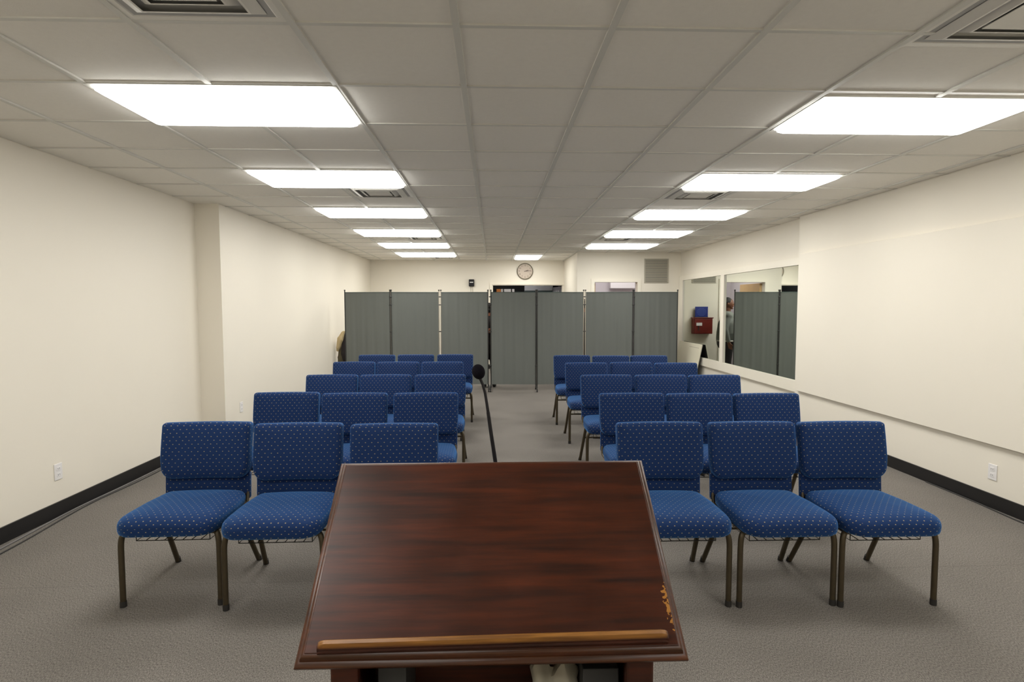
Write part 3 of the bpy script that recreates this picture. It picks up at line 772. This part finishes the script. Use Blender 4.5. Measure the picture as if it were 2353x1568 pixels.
# ------------------------------------------------------------------ return air grille
t = thing('return_air_grille', 'square greige return air grille high on the nearer back wall', 'vent', (3.30, YB2, 2.20))
g = .245
bm = bmesh.new()
for b4 in ((-g, g, g-.022, g), (-g, g, -g, -g+.022), (-g, -g+.022, -g+.022, g-.022), (g-.022, g, -g+.022, g-.022)): box(bm, b4[0], b4[1], -.012, 0, b4[2], b4[3])
obj('frame', bm, 'greige', t, smooth=False)
bm = bmesh.new()
for k in range(22):
    z = -g+.03+k*.0205; box(bm, -g+.02, g-.02, -.010, -.006, z, z+.014, Matrix.Translation((0, 0, 0)))
obj('louvres', bm, 'greige', t, smooth=False)
bm = bmesh.new(); box(bm, -g+.02, g-.02, -.004, -.001, -g+.02, g-.02); obj('backing', bm, 'greybox', t, smooth=False)

# ------------------------------------------------------------------ maple door leaf of door_2, side room things
d2 = bpy.data.objects.new('door_2', None); C.objects.link(d2); d2['kind'] = 'structure'; d2.location = (2.07, YB2+.13, 0)
d2.rotation_euler = (0, 0, math.radians(88))
bm = bmesh.new(); box(bm, 0, .86, -.022, .022, .01, 1.96); obj('door_leaf', bm, 'maple', d2, smooth=False, bev=.002)
bm = bmesh.new(); box(bm, -.004, .02, .022, .03, 1.74, 1.85); box(bm, -.004, .02, .022, .03, .2, .31); obj('hinge', bm, 'orange', d2, smooth=False)
bm = bmesh.new(); tube(bm, [(.79, -.07, 1.0), (.79, .07, 1.0)], .012, 10); tube(bm, [(.79, -.065, 1.0), (.70, -.065, 1.0)], .009, 10); tube(bm, [(.79, .065, 1.0), (.70, .065, 1.0)], .009, 10); obj('handle', bm, 'chrome', d2)
bm = bmesh.new(); box(bm, 2.77, 3.36, YB-.20, YB-.04, 1.905, 2.16)
o = obj('wall_air_unit', bm, 'white', None, bev=.012); tag(o, 'pale rectangular unit high on the wall of the side room', 'air conditioner')
bm = bmesh.new(); box(bm, 2.2, 3.5, 12.0, 12.9, CE-.012, CE-.004); o = obj('added_room_lamp', bm, 'addedlamp', None, smooth=False); tag(o, 'unseen lamp added to light the side room behind the open door', 'light')  # out of view, added only to light the side room

# ------------------------------------------------------------------ vestibule behind door_1
d1 = bpy.data.objects.new('door_1', None); C.objects.link(d1); d1['kind'] = 'structure'; d1.location = (1.655, YB+.16, 0); d1.rotation_euler = (0, 0, math.radians(98))
bm = bmesh.new(); box(bm, 0, .80, -.02, .02, .01, 1.965); obj('door_leaf', bm, mat('grey_door_paint', (.11, .11, .12, 1), .5, var=.05), d1, smooth=False)
bm = bmesh.new()
for k in range(3): box(bm, .16+.20*k, .25+.20*k, .019, .024, .9, 1.88)
for k in range(3): box(bm, .16+.20*k, .25+.20*k, -.024, -.019, .9, 1.88)
obj('glass_slots', bm, 'slot', d1, smooth=False)
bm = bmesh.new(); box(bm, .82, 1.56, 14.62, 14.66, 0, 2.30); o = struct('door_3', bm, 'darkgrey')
bm = bmesh.new(); box(bm, .83, 1.555, 14.585, 14.62, 1.895, 2.16); obj('pale_transom', bm, mat('pale_grey_transom', (.40, .41, .43, 1), .4, var=.04), o, smooth=False)
bm = bmesh.new(); box(bm, .83, 1.555, 14.58, 14.62, 1.855, 1.893); obj('dark_bar', bm, 'dkteal', o, smooth=False)
# cabinet with boxes
bm = bmesh.new(); box(bm, .3, 1.2, 13.75, 14.15, 2.335, 2.345); o = obj('added_vestibule_lamp', bm, 'addedlamp', None, smooth=False); tag(o, 'unseen lamp added to light the dark doorway below the clock', 'light')  # out of view, added to brighten the boxes in the vestibule
bm = bmesh.new(); box(bm, .02, .80, 14.62, 15.0, 0, 1.78); o = obj('storage_cabinet', bm, 'darkgrey', None, smooth=False, bev=.004); tag(o, 'tall dark cabinet inside the dark doorway below the clock', 'cabinet')
bx = [(.105, .215, 'orange', 'orange box on top of the dark cabinet in the doorway'), (.222, .275, 'white', 'narrow white box next to the orange box on the dark cabinet'),
      (.30, .48, 'white', 'wide white box in the middle on top of the dark cabinet'), (.51, .57, 'white', 'small white box farthest from the orange box on the cabinet')]
for x0, x1, m_, lb in bx:
    bm = bmesh.new(); box(bm, x0, x1, 14.66, 14.86, 1.781, 1.935); tag(obj('storage_box', bm, m_, None, smooth=False, bev=.004), lb, 'box', 'boxes on the cabinet in the doorway')
# exit sign
t = thing('exit_sign', 'red lit exit sign in the dark doorway below the clock', 'sign', (1.16, 14.2, 2.06))
bm = bmesh.new(); box(bm, -.13, .13, -.02, .02, -.06, .10); obj('housing', bm, 'white', t, bev=.004)
bm = bmesh.new(); box(bm, -.02, .02, -.01, .01, .10, .29); obj('stem', bm, 'white', t, smooth=False)
lettering('lettering', 'EXIT', .13, 'redled', t, (0, -.0215, -.005), .001)

# ------------------------------------------------------------------ cherry cabinet and blue sign, seen in the mirror
t = thing('wall_cabinet', 'small cherry wood wall cabinet with a white tag, seen in the mirror', 'cabinet', (3.35, YB2, .935))
bm = bmesh.new(); box(bm, -.19, .19, -.14, 0, 0, .325); box(bm, -.205, .205, -.155, 0, .31, .33); obj('body', bm, 'red_wood', t, smooth=False, bev=.003)
bm = bmesh.new(); box(bm, -.18, .18, -.152, -.14, .01, .30); dd = obj('door', bm, 'red_wood', t, smooth=False, bev=.002)
bm = bmesh.new(); box(bm, .03, .145, -.160, -.152, .165, .225); obj('white_tag', bm, 'white', dd, smooth=False)
bm = bmesh.new(); tube(bm, [(.10, -.158, .165), (.095, -.16, .12), (.098, -.158, .07)], .009, 8); obj('tassel', bm, 'boardback', dd)
t = thing('blue_sign', 'blue card sign standing on the cherry wall cabinet, seen in the mirror', 'sign', (3.36, YB2-.06, 1.266))
bm = bmesh.new(); box(bm, -.13, .13, -.004, .004, 0, .215); obj('card', bm, 'bluesign', t, smooth=False)
bm = bmesh.new()
for k, wd in enumerate((.05, .08, .095, .10, .095, .08, .05)): box(bm, -wd, wd, -.0055, -.004, .178-.024*k, .184-.024*k)
obj('faint_lines', bm, 'bluetxt', t, smooth=False)
bm = bmesh.new(); box(bm, -.13, .13, -.02, .03, 0, .01); obj('stand', bm, 'boardback', t, smooth=False)

# ------------------------------------------------------------------ people behind the screens
def limb(bm, pts, rs, n=14):
    pts = [Vector(p) for p in pts]
    tube(bm, pts, 0, n, True, rs)
    for p, r in zip(pts, rs): ell(bm, p, (r, r, r), None, n, 10)

def remesh(o, vox, it=6):
    md = o.modifiers.new('union', 'REMESH'); md.mode = 'VOXEL'; md.voxel_size = vox; md.use_smooth_shade = True
    s = o.modifiers.new('soft', 'SMOOTH'); s.iterations = it; s.factor = .5

def person(label, loc, rz, H, sk, topm, botm, girth=1.0, arm='down'):
    k = H/1.70
    t = thing('person', label, 'person', loc, rz)   # faces local -y
    S = lambda x, y, z: (x*k, y*k, z*k)
    g_ = girth
    # body: one continuous surface
    bm = bmesh.new()
    limb(bm, [S(0, 0, .93), S(0, -.01, 1.10), S(0, 0, 1.30), S(0, .01, 1.40)], [.135*k*g_, .13*k*g_, .135*k, .07*k])
    limb(bm, [S(0, .012, 1.38), S(0, -.005, 1.52)], [.058*k, .054*k])
    ell(bm, S(0, -.012, 1.595), (.074*k, .094*k, .108*k)); ell(bm, S(0, -.035, 1.545), (.055*k, .060*k, .055*k))
    limb(bm, [S(0, -.098, 1.60), S(0, -.118, 1.578)], [.010*k, .016*k])
    ell(bm, S(0, -.085, 1.60), (.045*k, .02*k, .012*k)); ell(bm, S(0, -.092, 1.545), (.028*k, .014*k, .013*k)); ell(bm, S(0, -.078, 1.50), (.026*k, .02*k, .018*k))
    for s in (-1, 1):
        ell(bm, S(s*.076, .0, 1.59), (.010*k, .020*k, .032*k))
        limb(bm, [S(s*.09, 0, .92), S(s*.095, -.01, .50), S(s*.10, .015, .09)], [.088*k*g_, .056*k, .038*k])
        limb(bm, [S(s*.10, .02, .045), S(s*.105, -.12, .035)], [.035*k, .032*k])
        if arm == 'down':
            el, wr_ = S(s*.235*g_**.5, .03, 1.09), S(s*.235*g_**.5, -.04, .85)
        else:
            el, wr_ = S(s*.23, .10, 1.16), S(s*.075, .185, 1.17)
        limb(bm, [S(s*.175, 0, 1.375), el, wr_], [.055*k, .042*k, .028*k])
        W_ = Vector(wr_); dr = (W_-Vector(el)).normalized()
        sd = Vector((0, 1, 0)) if arm == 'down' else Vector((0, 0, 1))
        palm = W_+dr*.045*k
        limb(bm, [W_, palm-sd*.016*k, palm+dr*.03*k], [.025*k, .022*k, .020*k]); limb(bm, [W_, palm+sd*.016*k, palm+dr*.03*k+sd*.01*k], [.022*k, .020*k, .018*k])
        inn = Vector((-s, 0, 0)) if arm == 'down' else Vector((0, 1, 0))
        for q, ln in enumerate((.066, .078, .072, .056)):
            b0 = palm+dr*.035*k+sd*(-.030+.0195*q)*k
            limb(bm, [b0, b0+dr*ln*.5*k+inn*.008*k, b0+dr*ln*.95*k+inn*.026*k], [.0088*k, .0082*k, .0068*k], 8)
        b0 = palm-sd*.022*k-dr*.012*k
        limb(bm, [b0, b0-sd*.026*k+dr*.022*k, b0-sd*.032*k+dr*.048*k+inn*.01*k], [.0105*k, .0095*k, .008*k], 8)
    o = obj('body', bm, sk, t); remesh(o, .0065, 4)
    # garments
    bm = bmesh.new()
    limb(bm, [S(0, 0, .90), S(0, -.015, 1.02), S(0, -.015, 1.15), S(0, .005, 1.30), S(0, .012, 1.375)], [.165*k*g_, .172*k*g_, .16*k*g_, .15*k, .095*k])
    for s in (-1, 1):
        if arm == 'down': el, wr_ = S(s*.235*g_**.5, .03, 1.09), S(s*.235*g_**.5, -.035, .875)
        else: el, wr_ = S(s*.23, .10, 1.16), S(s*.10, .18, 1.17)
        limb(bm, [S(s*.12, .005, 1.36), S(s*.18, 0, 1.355), el, wr_], [.078*k, .077*k, .058*k, .042*k])
    for v in bm.verts:
        if v.co.z < .86*k and abs(v.co.x) < .19*k*g_: v.co.z = .86*k
    o = obj('top_garment', bm, topm, t); remesh(o, .011, 8)
    if topm == 'sweater':
        bm = bmesh.new(); ell(bm, S(0, -.005, .865), (.172*k*g_, .170*k*g_, .035*k)); obj('shirt_hem', bm, 'shirtw', t)
    bm = bmesh.new()
    limb(bm, [S(0, 0, .90), S(0, .01, .84)], [.150*k*g_, .150*k*g_])
    for s in (-1, 1):
        limb(bm, [S(s*.085, .005, .88), S(s*.095, -.01, .50), S(s*.10, .012, .11)], [.112*k*g_**.6, .080*k, .066*k])
    o = obj('trousers', bm, botm, t); remesh(o, .011, 6)
    for s in (-1, 1):
        bm = bmesh.new(); limb(bm, [S(s*.10, .045, .045), S(s*.103, -.04, .05), S(s*.108, -.155, .036)], [.043*k, .044*k, .037*k])
        for v in bm.verts: v.co.z = max(v.co.z, .002)
        o = obj('shoe', bm, 'shoe', t); remesh(o, .007, 4)
    bm = bmesh.new(); ell(bm, S(0, .012, 1.625), (.083*k, .094*k, .098*k))
    for q in range(16):
        a = 2*PI*q/16; ell(bm, S(.07*math.cos(a), .035+.06*math.sin(a), 1.63+.03*math.sin(q*2.3)), (.024*k, .024*k, .026*k), None, 8, 6)
    ell(bm, S(0, .075, 1.57), (.06*k, .045*k, .05*k))
    o = obj('hair', bm, 'hair', t); remesh(o, .008, 2)
    for s in (-1, 1):
        bm = bmesh.new(); ell(bm, S(s*.030, -.088, 1.602), (.011*k, .011*k, .007*k), None, 12, 8); e_ = obj('eye', bm, 'eye', t)
        bm = bmesh.new(); ell(bm, S(s*.030, -.0975, 1.602), (.005*k, .003*k, .005*k), None, 10, 6); obj('pupil', bm, 'black', e_)
    bm = bmesh.new(); ell(bm, S(0, -.103, 1.545), (.022*k, .006*k, .008*k), None, 12, 8); obj('lips', bm, 'lip', t)
    return t
person('person in a grey knit sweater and black trousers, seen in the mirror', (3.085, 10.66, 0), -PI/2+.45, 1.64, 'skin', 'sweater', 'trouser', 1.3)
person('person in dark clothes, hands behind the back, behind the gap between the two screens', (-.065, 10.42, 0), PI+.12, 1.54, 'skin2', 'darkknit', 'trouser', 1.0, 'back')
person('dark haired person glimpsed through the pole gap of the four panel screen', (1.70, 10.62, 0), 2.9, 1.62, 'skin', 'darkknit', 'trouser', 1.0)

# ------------------------------------------------------------------ coat bundle by the plain wall, at the screen's end
t = thing('draped_coat', 'tan and black coat hanging at the end of the folding screen by the wall', 'coat', (-2.70, 10.33, 0))
def drape(name, pts, m, seed):
    bm = bmesh.new()
    rs = [p[3] for p in pts]; limb(bm, [p[:3] for p in pts], rs, 16)
    for v in bm.verts:
        v.co.x += .012*math.sin(v.co.z*23+seed)+.006*math.sin(v.co.y*60+seed); v.co.y += .012*math.sin(v.co.x*50+v.co.z*12+seed); v.co.z = max(v.co.z, .003)
    o = obj(name, bm, m, t); remesh(o, .009, 2)
drape('tan_panel', [(.015, -.02, 1.02, .035), (-.045, -.03, .90, .055), (-.07, -.03, .76, .040), (-.085, -.02, .70, .022)], 'tan', 1)
drape('black_lining', [(.05, .0, 1.00, .03), (.015, .0, .84, .05), (.02, .0, .64, .065), (.04, 0, .45, .05)], 'darkknit', 2)
drape('olive_skirt', [(-.06, .02, .72, .04), (-.045, .02, .55, .065), (-.03, .02, .30, .08), (-.02, .02, .06, .085)], 'olive', 3)
drape('collar', [(.06, .02, 1.04, .03), (.11, .02, 1.0, .04)], 'darkknit', 4)
